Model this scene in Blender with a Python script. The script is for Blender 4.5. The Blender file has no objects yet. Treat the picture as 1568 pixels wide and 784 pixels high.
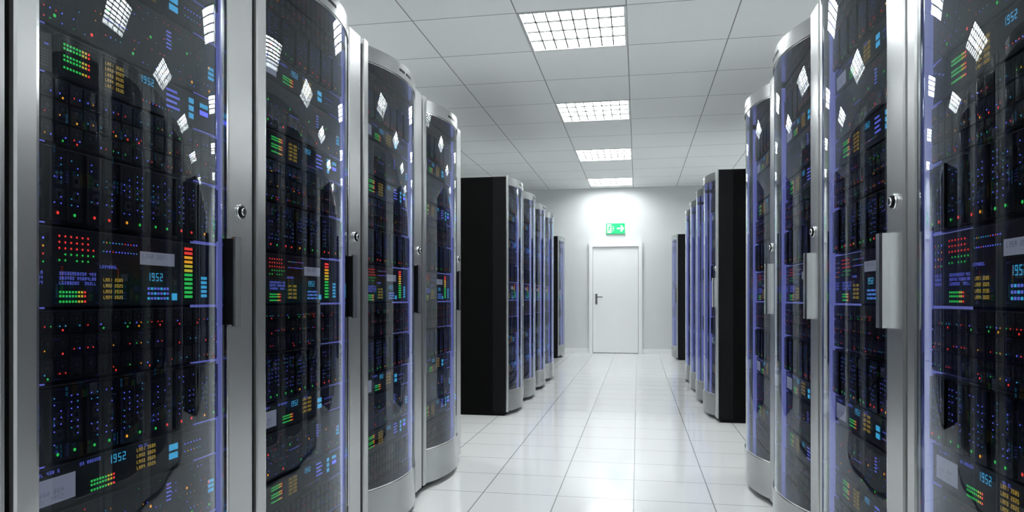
import bpy, math, random
from mathutils import Vector, Matrix
random.seed(7)
scene = bpy.context.scene
try:
    scene.view_settings.view_transform = 'Standard'
except Exception: pass

# ------------------------------------------------------------ materials
def principled(name, col, rough=0.5, metal=0.0, emis=None, estr=0.0, spec=0.5, coat=0.0):
    m = bpy.data.materials.new(name); m.use_nodes = True
    b = m.node_tree.nodes['Principled BSDF']
    b.inputs['Base Color'].default_value = (*col, 1)
    b.inputs['Roughness'].default_value = rough
    b.inputs['Metallic'].default_value = metal
    b.inputs['Specular IOR Level'].default_value = spec
    b.inputs['Coat Weight'].default_value = coat
    if emis:
        b.inputs['Emission Color'].default_value = (*emis, 1)
        b.inputs['Emission Strength'].default_value = estr
    return m

def add_noise_rough(m, scale, lo, hi, stretch=(1,1,1)):
    nt = m.node_tree; b = nt.nodes['Principled BSDF']
    tc = nt.nodes.new('ShaderNodeTexCoord'); mp = nt.nodes.new('ShaderNodeMapping')
    mp.inputs['Scale'].default_value = stretch
    n = nt.nodes.new('ShaderNodeTexNoise'); n.inputs['Scale'].default_value = scale
    mr = nt.nodes.new('ShaderNodeMapRange')
    mr.inputs['To Min'].default_value = lo; mr.inputs['To Max'].default_value = hi
    nt.links.new(tc.outputs['Object'], mp.inputs['Vector'])
    nt.links.new(mp.outputs['Vector'], n.inputs['Vector'])
    nt.links.new(n.outputs['Fac'], mr.inputs['Value'])
    nt.links.new(mr.outputs['Result'], b.inputs['Roughness'])

def tile_mat(name, tile, line, size, offx, offy, w, rough, spec=0.5, coat=0.0, bump=0.0):
    m = principled(name, tile, rough, spec=spec, coat=coat)
    nt = m.node_tree; b = nt.nodes['Principled BSDF']; L = nt.links.new
    tc = nt.nodes.new('ShaderNodeTexCoord'); sx = nt.nodes.new('ShaderNodeSeparateXYZ')
    L(tc.outputs['Object'], sx.inputs[0])
    def axis(sock, off):
        a = nt.nodes.new('ShaderNodeMath'); a.operation = 'MULTIPLY_ADD'
        L(sock, a.inputs[0]); a.inputs[1].default_value = 1/size; a.inputs[2].default_value = 100 - off/size
        f = nt.nodes.new('ShaderNodeMath'); f.operation = 'FRACT'; L(a.outputs[0], f.inputs[0])
        s = nt.nodes.new('ShaderNodeMath'); s.operation = 'SUBTRACT'; L(f.outputs[0], s.inputs[0]); s.inputs[1].default_value = .5
        ab = nt.nodes.new('ShaderNodeMath'); ab.operation = 'ABSOLUTE'; L(s.outputs[0], ab.inputs[0])
        g = nt.nodes.new('ShaderNodeMath'); g.operation = 'GREATER_THAN'; L(ab.outputs[0], g.inputs[0]); g.inputs[1].default_value = .5 - w/2/size
        return g.outputs[0]
    mx = nt.nodes.new('ShaderNodeMath'); mx.operation = 'MAXIMUM'
    L(axis(sx.outputs[0], offx), mx.inputs[0]); L(axis(sx.outputs[1], offy), mx.inputs[1])
    mix = nt.nodes.new('ShaderNodeMix'); mix.data_type = 'RGBA'
    L(mx.outputs[0], mix.inputs['Factor'])
    mix.inputs['A'].default_value = (*tile, 1); mix.inputs['B'].default_value = (*line, 1)
    L(mix.outputs['Result'], b.inputs['Base Color'])
    return m

M = {}
M['floor'] = tile_mat('floor_tiles', (.90,.915,.915), (.33,.34,.34), .4, -.02, .05, .006, .12, spec=.6, coat=.35)
M['ceil'] = tile_mat('ceiling_tiles', (.87,.89,.89), (.27,.28,.28), .8, -.08, 5.02, .009, .7, spec=.2)
M['wall'] = principled('wall_paint', (.72,.745,.755), .6, spec=.3)
M['white'] = principled('white_paint', (.90,.91,.91), .35)
M['door'] = principled('door_paint', (.90,.915,.92), .25)
M['lamp'] = principled('lamp_diffuser', (1,1,1), .5, emis=(.97,1,1), estr=19)
M['louver'] = principled('lamp_louver', (.05,.052,.053), .6, .0, spec=.2)
M['lampframe'] = principled('lamp_frame', (.6,.61,.61), .35, .3)
M['black'] = principled('cabinet_black', (.0018,.0018,.002), .6, spec=.06)
M['gap'] = principled('seam_black', (.004,.004,.005), .6, spec=.12)
M['steel'] = principled('brushed_steel', (.56,.57,.575), .30, .95)
add_noise_rough(M['steel'], 9, .27, .33, (1,1,.3))
M['bsteel'] = principled('curved_panel_steel', (.40,.41,.415), .26, 1.0)
M['chrome'] = principled('polished_steel', (.78,.79,.80), .16, 1.0)
M['unit'] = principled('server_face', (.036,.041,.046), .38)
M['unit2'] = principled('server_face_light', (.078,.086,.094), .42)
M['dark'] = principled('server_dark', (.012,.013,.016), .45)
M['blade'] = principled('blade_face', (.022,.025,.030), .3)
M['rim'] = principled('server_outline_and_highlight', (.13,.14,.155), .4)
M['bglow'] = principled('blue_side_wall_glow', (.10,.11,.2), .4, emis=(.24,.27,.80), estr=.48)  # emission on the inner side walls replaces LED light falling on them
M['bline'] = principled('blue_gap_glow', (.05,.06,.2), .4, emis=(.18,.20,.85), estr=.5)  # emission imitates blue light showing in the gaps between units
def led(n, c, s=1.6): M[n] = principled('led_'+n, tuple(x*.3 for x in c), .4, emis=c, estr=s)
led('red',(.90,.05,.04),1.0); led('green',(.04,.70,.12),.7); led('orange',(1,.42,.03),.85); led('yellow',(.85,.70,.07),.6)
led('blue',(.12,.14,1),1.5); led('cyan',(.06,.45,.80),.75); led('ltxt',(.75,.52,.08),.5); led('btxt',(.12,.15,.70),.8)
M['lcd'] = principled('lcd_panel', (.2,.22,.28), .3, emis=(.42,.46,.60), estr=.30)

g = bpy.data.materials.new('door_glass'); g.use_nodes = True
nt = g.node_tree; nt.nodes.clear()
o = nt.nodes.new('ShaderNodeOutputMaterial'); mixs = nt.nodes.new('ShaderNodeMixShader')
tr = nt.nodes.new('ShaderNodeBsdfTransparent'); tr.inputs[0].default_value = (.86,.89,.92,1)
gl = nt.nodes.new('ShaderNodeBsdfGlossy'); gl.inputs['Roughness'].default_value = .014; gl.inputs['Color'].default_value = (.90,.96,1,1)
fr = nt.nodes.new('ShaderNodeFresnel'); fr.inputs['IOR'].default_value = 1.72
nt.links.new(fr.outputs[0], mixs.inputs[0]); nt.links.new(tr.outputs[0], mixs.inputs[1]); nt.links.new(gl.outputs[0], mixs.inputs[2])
nt.links.new(mixs.outputs[0], o.inputs[0])
M['glass'] = g

# ------------------------------------------------------------ mesh builder
class MB:
    def __init__(s): s.v=[]; s.f=[]; s.m=[]; s.sm=[]; s.mats=[]
    def mi(s, k):
        if k not in s.mats: s.mats.append(k)
        return s.mats.index(k)
    def face(s, pts, k, smooth=False):
        i=len(s.v); s.v += [tuple(p) for p in pts]; s.f.append(tuple(range(i,i+len(pts)))); s.m.append(s.mi(k)); s.sm.append(smooth)
    def box(s, x0,x1,y0,y1,z0,z1,k):
        i=len(s.v)
        s.v += [(x,y,z) for z in (z0,z1) for y in (y0,y1) for x in (x0,x1)]
        for q in ((0,2,3,1),(4,5,7,6),(0,1,5,4),(2,6,7,3),(0,4,6,2),(1,3,7,5)):
            s.f.append(tuple(i+a for a in q)); s.m.append(s.mi(k)); s.sm.append(False)
    def bbox(s, x0,x1,y0,y1,z0,z1,k,b=.003,ax='z'):
        prof=[(x0+b,y0),(x1-b,y0),(x1,y0+b),(x1,y1-b),(x1-b,y1),(x0+b,y1),(x0,y1-b),(x0,y0+b)]
        n=8; i=len(s.v)
        s.v += [(x,y,z0) for x,y in prof]+[(x,y,z1) for x,y in prof]
        for j in range(n):
            s.f.append((i+j,i+(j+1)%n,i+n+(j+1)%n,i+n+j)); s.m.append(s.mi(k)); s.sm.append(False)
        s.f.append(tuple(i+n+j for j in range(n))); s.m.append(s.mi(k)); s.sm.append(False)
        s.f.append(tuple(i+j for j in reversed(range(n)))); s.m.append(s.mi(k)); s.sm.append(False)
    def cyl(s, c, r, h, axis, k, n=20, smooth=True):
        i=len(s.v); a=axis; u=(a+1)%3; w=(a+2)%3
        for t in (0,h):
            for j in range(n):
                p=[0,0,0]; p[a]=c[a]+t; p[u]=c[u]+r*math.cos(2*math.pi*j/n); p[w]=c[w]+r*math.sin(2*math.pi*j/n); s.v.append(tuple(p))
        for j in range(n):
            s.f.append((i+j,i+(j+1)%n,i+n+(j+1)%n,i+n+j)); s.m.append(s.mi(k)); s.sm.append(smooth)
        s.f.append(tuple(i+n+j for j in range(n))); s.m.append(s.mi(k)); s.sm.append(False)
        s.f.append(tuple(i+j for j in reversed(range(n)))); s.m.append(s.mi(k)); s.sm.append(False)
    def strip(s, pts0, pts1, k, smooth=True):
        i=len(s.v); n=len(pts0); s.v += [tuple(p) for p in pts0]+[tuple(p) for p in pts1]
        for j in range(n-1):
            s.f.append((i+j,i+n+j,i+n+j+1,i+j+1)); s.m.append(s.mi(k)); s.sm.append(smooth)
    def mesh(s, name):
        me=bpy.data.meshes.new(name); me.from_pydata(s.v,[],s.f)
        for k in s.mats: me.materials.append(M[k])
        me.polygons.foreach_set('material_index', s.m); me.polygons.foreach_set('use_smooth', s.sm)
        me.update(); return me
def obj(name, me, parent=None, loc=(0,0,0)):
    ob=bpy.data.objects.new(name, me); scene.collection.objects.link(ob); ob.location=loc
    if parent: ob.parent=parent
    return ob
def empty(name, loc=(0,0,0), rz=0):
    e=bpy.data.objects.new(name,None); scene.collection.objects.link(e); e.location=loc; e.rotation_euler=(0,0,rz); e.empty_display_size=.2
    return e

# ------------------------------------------------------------ room
XL,XR,YF_,YB,H = -4.08,3.92,-2.98,13.3,3.15
b=MB(); b.box(XL-.1,XR+.1,YF_-.1,YB+.1,-.1,0,'floor'); obj('floor', b.mesh('floor'))
panels=[5.02+2.4*k for k in range(-3,4)]
cells=[(-.88,p) for p in panels]+[(2.32,p) for p in panels]+[(-3.28,p) for p in panels if p<8]  # both outer-aisle columns are unseen panels added to brighten the ceiling
b=MB()
ys=[5.02+.8*k for k in range(-10,11)]+[YB]
for i in range(10):
    x0=XL+.8*i
    for j in range(len(ys)-1):
        y0,y1=ys[j],ys[j+1]
        if any(abs(x0-q)<.01 and abs(y0-p)<.01 for q,p in cells): continue
        b.face([(x0,y0,H),(x0,y1,H),(x0+.8,y1,H),(x0+.8,y0,H)],'ceil')
obj('ceiling', b.mesh('ceiling'))
def wall(name,a): 
    b=MB(); b.box(*a,'wall'); obj(name,b.mesh(name))
wall('wall_back',(XL,XR,YB,YB+.1,0,H+.25)); wall('wall_front',(XL,XR,YF_-.1,YF_,0,H+.25))
wall('wall_left',(XL-.1,XL,YF_-.1,YB+.1,0,H+.25)); wall('wall_right',(XR,XR+.1,YF_-.1,YB+.1,0,H+.25))
DX0,DX1=-.92,.09
for n,(x0,x1) in enumerate(((XL,DX0),(DX1,XR))):
    b=MB(); b.box(x0,x1,YB-.018,YB,0,.075,'white'); b.box(x0,x1,YB-.012,YB,.075,.085,'white'); obj('baseboard_back',b.mesh('baseboard_back'))
b=MB(); b.box(XL,XL+.018,YF_,YB-.02,0,.08,'white'); obj('baseboard_left',b.mesh('baseboard_left'))
b=MB(); b.box(XR-.018,XR,YF_,YB-.02,0,.08,'white'); obj('baseboard_right',b.mesh('baseboard_right'))

# door
d=empty('door_1',(0,YB-.001,0))
b=MB(); t=.075
for (x0,x1,z0,z1) in ((DX0,DX0+t,0,2.1),(DX1-t,DX1,0,2.1),(DX0+t,DX1-t,2.1-t,2.1)):
    b.box(x0,x1,-.045,0,z0,z1,'white')
    b.box(x0+.012,x1-.012,-.055,-.045,z0,z1-.012,'white')
obj('casing', b.mesh('door_casing'), d)
b=MB(); b.box(DX0+t+.006,DX1-t-.006,-.022,-.001,.008,2.1-t-.006,'door'); b.box(DX0+t,DX1-t,-.002,-.0005,0,2.1-t,'gap')
obj('leaf', b.mesh('door_leaf'), d)
M['dsteel'] = principled('lever_steel', (.25,.255,.26), .3, 1.0)
b=MB(); hx=DX0+t+.07
b.box(hx-.02,hx+.02,-.030,-.022,.93,1.13,'dsteel'); b.cyl((hx,-.075,1.07),.010,.045,1,'dsteel')
b.cyl((hx-.008,-.075,1.07),.010,.125,0,'dsteel'); b.cyl((hx,-.034,.97),.009,.006,1,'gap')
obj('lever', b.mesh('door_lever'), d)

# exit sign
M['egreen']=principled('exit_green',(.01,.45,.16),.4,emis=(.01,.55,.18),estr=.45)
M['ewhite']=principled('exit_white',(.8,.85,.8),.4,emis=(.85,1,.9),estr=.6)
e=empty('exit_sign',(-.415,YB,2.37))
b=MB(); b.box(-.175,.175,-.03,0,-.098,.098,'egreen'); obj('sign_body',b.mesh('sign_body'),e)
b=MB()
def poly(pts,k='ewhite',y=-.032): b.face([(x,y,z) for x,z in pts],k)
poly([(-.155,-.08),(-.075,-.08),(-.075,.08),(-.155,.08)])
def limb(p,q,w,k,y):
    dx,dz=q[0]-p[0],q[1]-p[1]; l=math.hypot(dx,dz); nx,nz=-dz/l*w/2,dx/l*w/2
    poly([(p[0]+nx,p[1]+nz),(p[0]-nx,p[1]-nz),(q[0]-nx,q[1]-nz),(q[0]+nx,q[1]+nz)],k,y)
def man(ox,k,y):
    poly([(ox+.012+.014*math.cos(a*math.pi/6),.058+.014*math.sin(a*math.pi/6)) for a in range(12)],k,y)
    limb((ox+.006,.04),(ox-.012,-.01),.026,k,y); limb((ox+.006,.036),(ox+.034,.012),.01,k,y); limb((ox+.002,.036),(ox-.03,.02),.01,k,y)
    limb((ox-.03,.02),(ox-.034,-.004),.009,k,y); limb((ox-.012,-.01),(ox+.014,-.03),.014,k,y); limb((ox+.014,-.03),(ox+.006,-.07),.012,k,y)
    limb((ox-.012,-.01),(ox-.024,-.045),.014,k,y); limb((ox-.024,-.045),(ox-.052,-.052),.012,k,y)
man(-.11,'egreen',-.0335)
limb((-.06,.0),(-.02,.0),.012,'ewhite',-.032); limb((-.055,.04),(-.03,.025),.012,'ewhite',-.032)
limb((-.055,-.05),(-.035,-.03),.012,'ewhite',-.032)
limb((.03,0),(.12,0),.026,'ewhite',-.032)
limb((.10,.055),(.155,-.005),.026,'ewhite',-.0325); limb((.10,-.055),(.155,.005),.026,'ewhite',-.033)
obj('pictogram',b.mesh('pictogram'),e)

# ------------------------------------------------------------ ceiling lights and added fill panels
b=MB(); W=.8
b.face([(0.02,0.02,.09),(.02,.78,.09),(.78,.78,.09),(.78,.02,.09)],'lamp')
b.box(0,.8,0,.02,-.006,.1,'lampframe'); b.box(0,.8,.78,.8,-.006,.1,'lampframe')
b.box(0,.02,.02,.78,-.006,.1,'lampframe'); b.box(.78,.8,.02,.78,-.006,.1,'lampframe')
me_housing=b.mesh('light_housing')
b=MB()
for i in range(1,8):
    x=.02+.76*i/8; b.box(x-.005,x+.005,.02,.78,.0,.012,'louver')
for i in range(1,4):
    y=.02+.76*i/4; b.box(.02,.78,y-.007,y+.007,.001,.011,'louver')
me_louver=b.mesh('light_louver')
b=MB()
for i in range(4):
    b.cyl((.02+.76*(i+.5)/4,.05,.065),.014,.70,1,'lamp',12)
me_tubes=b.mesh('light_tubes')
for q,p in cells:
    e=empty('ceiling_light_or_fill_panel',(q,p,H))
    obj('housing',me_housing,e); obj('louver',me_louver,e); obj('tubes',me_tubes,e)

# ------------------------------------------------------------ server rack parts (local: x width, +y front, z up)
PITCH=.83
RW=.827; RH=2.14; GA,GB=.14,.773; SAG=.072
c=(GB-GA)/2; R=(c*c+SAG*SAG)/(2*SAG); cx=(GA+GB)/2
def arc(x):
    if x<=GA or x>=GB: return 0
    return math.sqrt(R*R-(x-cx)**2)-(R-SAG)
NX=32
gx=[GA+(GB-GA)*i/NX for i in range(NX+1)]
b=MB()
b.box(0,RW,-1.0,-.12,.03,RH-.01,'black')
b.box(.0,.13,-.12,-.004,.03,RH-.01,'gap'); b.box(GB+.007,RW,-.12,-.004,.03,RH-.01,'gap')
b.box(.13,GB+.007,-.12,-.02,RH-.075,RH-.01,'gap'); b.box(.13,GB+.007,-.12,-.02,.03,.21,'gap')
b.box(.02,RW-.02,-.97,-.02,0,.03,'gap')
me_cab=b.mesh('cabinet')
b=MB()
b.bbox(.022,GA,-.004,.012,.035,RH,'steel',.004)
b.bbox(GB,RW-.004,-.004,.014,.035,RH+.006,'steel',.004)
b.bbox(.004,.016,-.004,.004,.035,RH-.01,'steel',.002)
def band(z0,z1,off,k):
    f0=[(x,arc(x)+off,z0) for x in gx]; f1=[(x,arc(x)+off,z1) for x in gx]
    b.strip(f0,f1,k)
    bk=-.02
    b.strip(f1,[(x,bk,z1) for x in gx],k,False)
    b.strip([(x,bk,z0) for x in gx],f0,k,False)
band(RH-.070,RH-.004,.008,'bsteel'); band(RH-.075,RH-.070,.004,'chrome')
band(.035,.215,.008,'bsteel'); band(.215,.222,.004,'chrome')
for i in range(12):
    if i==5: continue
    x=.54-.012*i
    b.face([(x,arc(x)+.0092,RH-.045),(x,arc(x)+.0092,RH-.033),(x+.007,arc(x+.007)+.0092,RH-.033),(x+.007,arc(x+.007)+.0092,RH-.045)],'gap')
for (xa,xb) in ((GA,GA+.006),(GB-.006,GB)):
    b.box(xa,xb,-.004,.010,.22,RH-.075,'chrome')
me_frame=b.mesh('door_frame')
b=MB()
b.strip([(x,arc(x)+.003,.222) for x in gx],[(x,arc(x)+.003,RH-.075) for x in gx],'glass')
me_glass=b.mesh('glass_door')
b=MB()
b.bbox(.116,.150,.024,.037,.97,1.222,'chrome',.004)
b.box(.146,.156,.006,.033,.975,1.217,'gap')
b.box(.120,.146,.010,.026,.99,1.01,'steel'); b.box(.120,.146,.010,.026,1.18,1.20,'steel')
b.bbox(.112,.118,.010,.034,.97,1.222,'chrome',.002)
me_handle=b.mesh('handle')
b=MB()
b.cyl((.082,.012,1.30),.021,.006,1,'chrome',28); b.cyl((.082,.018,1.30),.016,.003,1,'gap',28)
b.cyl((.082,.020,1.30),.011,.006,1,'chrome',24); b.box(.0805,.0835,.025,.0268,1.293,1.307,'gap')
me_lock=b.mesh('lock')
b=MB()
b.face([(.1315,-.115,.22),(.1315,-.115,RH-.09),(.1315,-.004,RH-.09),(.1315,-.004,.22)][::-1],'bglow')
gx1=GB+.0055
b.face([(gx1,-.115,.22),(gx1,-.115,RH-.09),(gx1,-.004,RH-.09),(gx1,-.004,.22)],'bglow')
me_glow=b.mesh('side_wall_glow')  # inner side walls made to glow as if lit by blue LEDs

# ---- server units. p measured from viewer's left across the opening
PX=.772; PW=.602; YFc=-.026; K=1.046
b=MB()
def Q(p0,p1,z0,z1,k,y=.0012):
    x0,x1=PX-p1*K,PX-p0*K; Y=YFc+y
    b.face([(x0,Y,z0),(x0,Y,z1),(x1,Y,z1),(x1,Y,z0)],k)
def B(p0,p1,z0,z1,k,y1,y0=-.03): b.box(PX-p1*K,PX-p0*K,YFc+y0,YFc+y1,z0,z1,k)
def dot(p,z,r,k,y=.0016,n=6):
    r*=.85 if r<.005 else 1
    Y=YFc+y; b.face([(PX-p*K+r*math.cos(-2*math.pi*j/n),Y,z+r*math.sin(-2*math.pi*j/n)) for j in range(n)],k)
def outline(p0,p1,z0,z1,k,t=.0012,c=.006,y=.0012):
    Q(p0+c,p1-c,z0,z0+t,k,y);Q(p0+c,p1-c,z1-t,z1,k,y);Q(p0,p0+t,z0+c,z1-c,k,y);Q(p1-t,p1,z0+c,z1-c,k,y)
    Y=YFc+y
    for (a,bb,sa,sb) in ((p0,z0,1,1),(p1,z0,-1,1),(p1,z1,-1,-1),(p0,z1,1,-1)):
        pts=[(PX-(a+sa*c)*K,Y,bb),(PX-a*K,Y,bb+sb*c),(PX-(a+sa*t)*K,Y,bb+sb*c),(PX-(a+sa*c)*K,Y,bb+sb*t)]
        if sa*sb>0: pts=pts[::-1]
        b.face(pts,k)
SEG={'1':'bc','9':'abcdfg','5':'acdfg','2':'abdeg','L':'def','A':'abcefg','N':'abcef','0':'abcdef','3':'abcdg','4':'bcfg','7':'abc','8':'abcdefg'}
def digit(p,z,w,h,t,ch,k):
    S=SEG.get(ch,'abg'); hh=h/2
    if 'a' in S: Q(p,p+w,z+h-t,z+h,k)
    if 'd' in S: Q(p,p+w,z,z+t,k)
    if 'g' in S: Q(p,p+w,z+hh-t/2,z+hh+t/2,k)
    if 'f' in S: Q(p,p+t,z+hh,z+h,k)
    if 'e' in S: Q(p,p+t,z,z+hh,k)
    if 'b' in S: Q(p+w-t,p+w,z+hh,z+h,k)
    if 'c' in S: Q(p+w-t,p+w,z,z+hh,k)
def text(p,z,s,w,h,t,k,gap=None):
    gap=gap or w*.45
    for ch in s:
        if ch!=' ': digit(p,z,w,h,t,ch,k)
        p+=w+gap
def clock(p,z,s=1): text(p,z,'1952',.007*s,.015*s,.0016*s,'cyan',.004*s)
def lan(p,z,rows=4,s=1):
    for i in range(rows): text(p,z-i*.0125*s,'LAN'+'1234'[i%4]+' '+random.choice(['2535','2025','3585']),.0040*s,.0072*s,.0011*s,'ltxt',.0022*s)
def meter(p,z,cols=9,rows=2):
    for r in range(rows):
        for i in range(cols):
            k='green' if i<cols*.62 else ('yellow' if i<cols*.85 else 'red')
            Q(p+i*.0078,p+i*.0078+.0050,z-r*.0085,z-r*.0085+.0046,k)
def bartext(p,z,n,k='btxt'):
    s=''.join(random.choice('L35A02 84') for _ in range(n)); text(p,z,s,.0042,.0068,.0011,k,.0022)
def base(z0,z1,k='unit'):
    B(0,PW,z0,z1,k,0)
    Q(.0,PW,z1-.0016,z1,'rim'); Q(0,PW,z0,z0+.0012,'dark')  # pale strip paints a highlight along the unit's top edge
LC=['red','green','orange','cyan','blue','blue','cyan','red']
def u_drives(z0,z1,rows):
    base(z0,z1,'dark'); h=(z1-z0)/rows
    for r in range(rows):
        a=z0+r*h; n=17; w=PW/n
        for i in range(n):
            p=i*w
            B(p+.0015,p+w-.0015,a+.002,a+h-.002,'unit' if (i+r)%2 else 'blade',.004,0)
            outline(p+.005,p+w-.005,a+h*.42,a+h*.85,'rim',.001,.004,.0052)
            dot(p+w/2,a+h*.63,.0055,'unit2',.0054,8)
            Q(p+.008,p+w-.008,a+.005,a+h*.25,'dark',.0052)
            if random.random()<.6: dot(p+w*.3,a+h*.33,.0021,random.choice(LC),.0062)
            if random.random()<.5: dot(p+w*.7,a+h*.33,.0021,random.choice(LC),.0062)
            if random.random()<.35: dot(p+w*.5,a+h*.16,.0030,random.choice(['red','red','green','orange']),.0062)
def u_blades(z0,z1):
    base(z0,z1,'dark'); n=13; w=PW/n; h=z1-z0
    for i in range(n):
        p=i*w; d=.014 if i%2 else .009
        B(p+.002,p+w-.004,z0+.004,z1-.006,'blade',d,0)
        Q(p+.004,p+.0052,z0+.008,z1-.01,'rim',d+.0006)
        Q(p+w*.35,p+w*.75,z0+h*.50,z0+h*.66,'unit2',d+.0008); Q(p+w*.45,p+w*.65,z0+h*.55,z0+h*.61,'dark',d+.0012)
        Q(p+w*.35,p+w*.75,z0+h*.30,z0+h*.44,'unit2',d+.0008); Q(p+w*.45,p+w*.65,z0+h*.34,z0+h*.40,'dark',d+.0012)
        for q in range(8):
            for cc in (.28,.62):
                if random.random()<.5: dot(p+w*cc,z0+h*(.25+.085*q),.0018,'blue' if random.random()<.8 else 'cyan',d+.0016)
        dot(p+w*.45,z0+h*.12,.0042,random.choice(['red','green','orange','red','green']),d+.0016,8)
def u_switch(z0,z1):
    base(z0,z1,'unit2'); h=z1-z0
    for (p,zz,s) in ((.03,.52,.06),(.17,.55,.055),(.30,.5,.06),(.44,.55,.05),(.53,.5,.05),(.04,.1,.045),(.13,.08,.05),(.25,.1,.05),(.37,.08,.045),(.46,.1,.05),(.54,.08,.04)):
        outline(p,p+s,z0+h*zz,z0+h*zz+min(s,h*.38),'rim',.0014,.008)
        dot(p+s*.75,z0+h*zz+.008,.0045,random.choice(['green','red','orange','green']),n=8)
    for i in range(40):
        for j in range(7):
            if random.random()<.26: dot(.02+i*.0143,z0+.014+j*(h-.028)/6,.0020,random.choice(LC))
    for i in range(9): 
        Q(.205+.001*i,.206+.001*i+.06,z0+h*.47+i*.0,z0+h*.47+.0015,'btxt')
    for i in range(5): Q(.40,.418,z0+h*.52+i*.010,z0+h*.52+i*.010+.004,'btxt')
    for i in range(3): Q(.565,.59,z0+h*.35+i*.013,z0+h*.35+i*.013+.009,'cyan')
def u_meter(z0,z1):
    base(z0,z1,'unit'); h=z1-z0
    for i in range(3): Q(.01+.02*i,.02+.02*i,z1-.02-.008*i,z1-.017-.008*i,'btxt')
    outline(.085,.185,z0+.01,z1-.008,'rim',.001,.005)
    meter(.095,z1-.022); meter(.095,z1-.046); meter(.095,z1-.070,9,1)
    lan(.205,z1-.024,5)
    outline(.195,.285,z0+.01,z1-.008,'rim',.001,.005)
    clock(.31,z1-.028,1.15)
    for i in range(4): Q(.40,.44+.01*(i%2),z1-.02-i*.014,z1-.014-i*.014,'btxt')
    for i in range(3): Q(.485,.505,z1-.028-i*.02,z1-.014-i*.02,'cyan')
    for i in range(2): Q(.53,.565,z1-.028-i*.02,z1-.016-i*.02,'blue' if i else 'cyan')
    for i in range(10): dot(.32+i*.011,z0+.02,.002,random.choice(LC))
    for i in range(6): Q(.02,.06,z0+.012+i*.006,z0+.0135+i*.006,'rim')
def u_panelb(z0,z1):
    base(z0,z1,'unit'); h=z1-z0
    bartext(.03,z1-.014,9); bartext(.13,z1-.014,10); bartext(.30,z1-.014,6)
    Q(.02,.125,z0+.014,z1-.022,'lcd'); bb=z0+.03
    text(.03,z0+.034,'L35A 204',.0055,.009,.0012,'unit2',.003); text(.03,z0+.020,'A0L 3852',.0055,.009,.0012,'unit2',.003)
    clock(.215,z1-.030,1.25); meter(.165,z0+.032,9); meter(.165,z0+.012,9,1)
    lan(.30,z1-.022,4,1.15)
    for i in range(2):
        Q(.41,.443,z0+.022+i*.022,z0+.038+i*.022,'cyan')
    for i in range(6): dot(.47+.012*i,z0+.03,.0025,random.choice(LC)); dot(.47+.012*i,z0+.05,.0025,'blue')
    outline(.465,.57,z0+.015,z1-.012,'rim',.001,.005)
def u_panelc(z0,z1):
    base(z0,z1,'unit'); h=z1-z0
    for i in range(3):
        for j in range(4): dot(.015+i*.016,z1-.025-j*.016,.0026,['red','green','blue','orange'][(i+j)%4])
    for i in range(7):
        for j in range(5):
            k='red' if j<3 else 'green'
            if random.random()<.85: dot(.085+i*.0145,z1-.018-j*.0125,.0030,k)
    for j in range(3):
        bartext(.01,z0+.066-j*.010,6); bartext(.085,z0+.066-j*.010,15)
    bartext(.19,z1-.08,8)
    meter(.085,z0+.028,9); meter(.085,z0+.008,9,1)
    for i in range(12): dot(.20+i*.009,z1-.022,.002,random.choice(LC)); dot(.20+i*.009,z1-.042,.002,random.choice(LC))
    lan(.20,z0+.055,4,1.05); outline(.192,.28,z0+.006,z0+.068,'rim',.001,.004)
    Q(.31,.43,z1-.066,z1-.034,'lcd'); text(.32,z1-.05,'L35A 204',.006,.010,.0012,'unit2',.0035)
    clock(.335,z0+.06,1.3)
    for i in range(7):
        for j in range(3): Q(.335+i*.011,.343+i*.011,z0+.014+j*.012,z0+.02+j*.012,'cyan' if (i+j)%3==0 else 'btxt')
    Q(.42,.44,z0+.012,z0+.03,'cyan')
    for i in range(12):
        k='red' if i>9 else ('orange' if i>7 else ('yellow' if i>5 else 'green'))
        Q(.468,.500,z0+.018+i*.0115,z0+.025+i*.0115,k)
    for i in range(5): Q(.535,.56,z0+.02+i*.012,z0+.028+i*.012,'cyan')
    outline(.455,.515,z0+.01,z1-.008,'rim',.001,.004)
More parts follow.
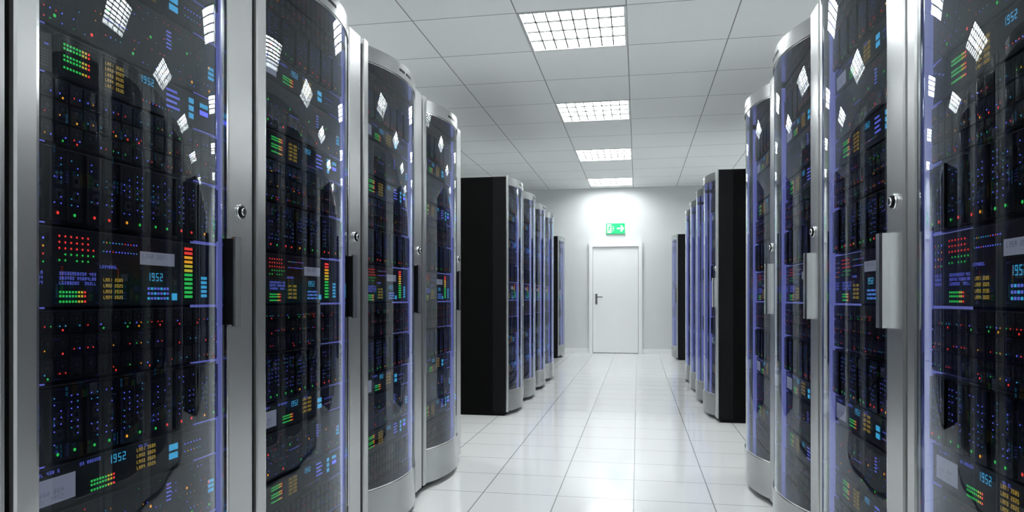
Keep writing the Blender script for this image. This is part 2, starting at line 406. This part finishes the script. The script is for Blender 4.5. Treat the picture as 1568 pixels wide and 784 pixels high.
layout=[('d',1.988,2.064,2),('b',1.852,1.985,0),('p',1.765,1.848,0),('s',1.605,1.760,0),('m',1.508,1.600,0),('d',1.368,1.502,3),
 ('b',1.205,1.362,0),('c',1.032,1.198,0),('d',.878,1.026,3),('b',.712,.872,0),('p',.615,.706,0),('s',.455,.609,0),('m',.352,.449,0),('d',.225,.346,3)]
for t_,z0,z1,r in layout:
    z1-=.0015
    if t_=='d': u_drives(z0,z1,r)
    elif t_=='b': u_blades(z0,z1)
    elif t_=='s': u_switch(z0,z1)
    elif t_=='m': u_meter(z0,z1)
    elif t_=='p': u_panelb(z0,z1)
    elif t_=='c': u_panelc(z0,z1)
    Q(0,.05,z0-.004,z0-.0005,'bline',.002); Q(PW-.10,PW,z0-.004,z0-.0005,'bline',.002)
me_units=b.mesh('server_units')
print('unit faces',len(b.f))

def rack(X,Y,left):
    if left: e=empty('server_rack',(X,Y+PITCH,0),-math.pi/2)
    else: e=empty('server_rack',(X,Y,0),math.pi/2)
    for n,me in (('cabinet',me_cab),('door_frame',me_frame),('glass_door',me_glass),('handle',me_handle),('lock',me_lock),('side_wall_glow',me_glow),('server_units',me_units)):
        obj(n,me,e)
XLF,XRF=-1.15,.668
for k in range(-2,4): 
    Y=1.09+PITCH*k
    rack(XLF,Y,True); rack(XRF,Y-.06,False)
for k in range(4):
    Y=6.03+PITCH*k
    rack(XLF,Y,True); rack(XRF,Y,False)
rack(-1.37,12.0,True); rack(XRF,12.0,False)

# ------------------------------------------------------------ world, camera
w=bpy.data.worlds.new('world'); scene.world=w; w.use_nodes=True
w.node_tree.nodes['Background'].inputs[0].default_value=(.6,.65,.7,1); w.node_tree.nodes['Background'].inputs[1].default_value=.3
cam=bpy.data.cameras.new('camera'); co=bpy.data.objects.new('camera',cam); scene.collection.objects.link(co)
cam.sensor_width=36; cam.lens=36*1350/2000; cam.shift_y=.041; cam.clip_start=.02
co.location=(0,0,1.05); co.rotation_euler=(math.radians(90),0,math.radians(10.3)); scene.camera=co
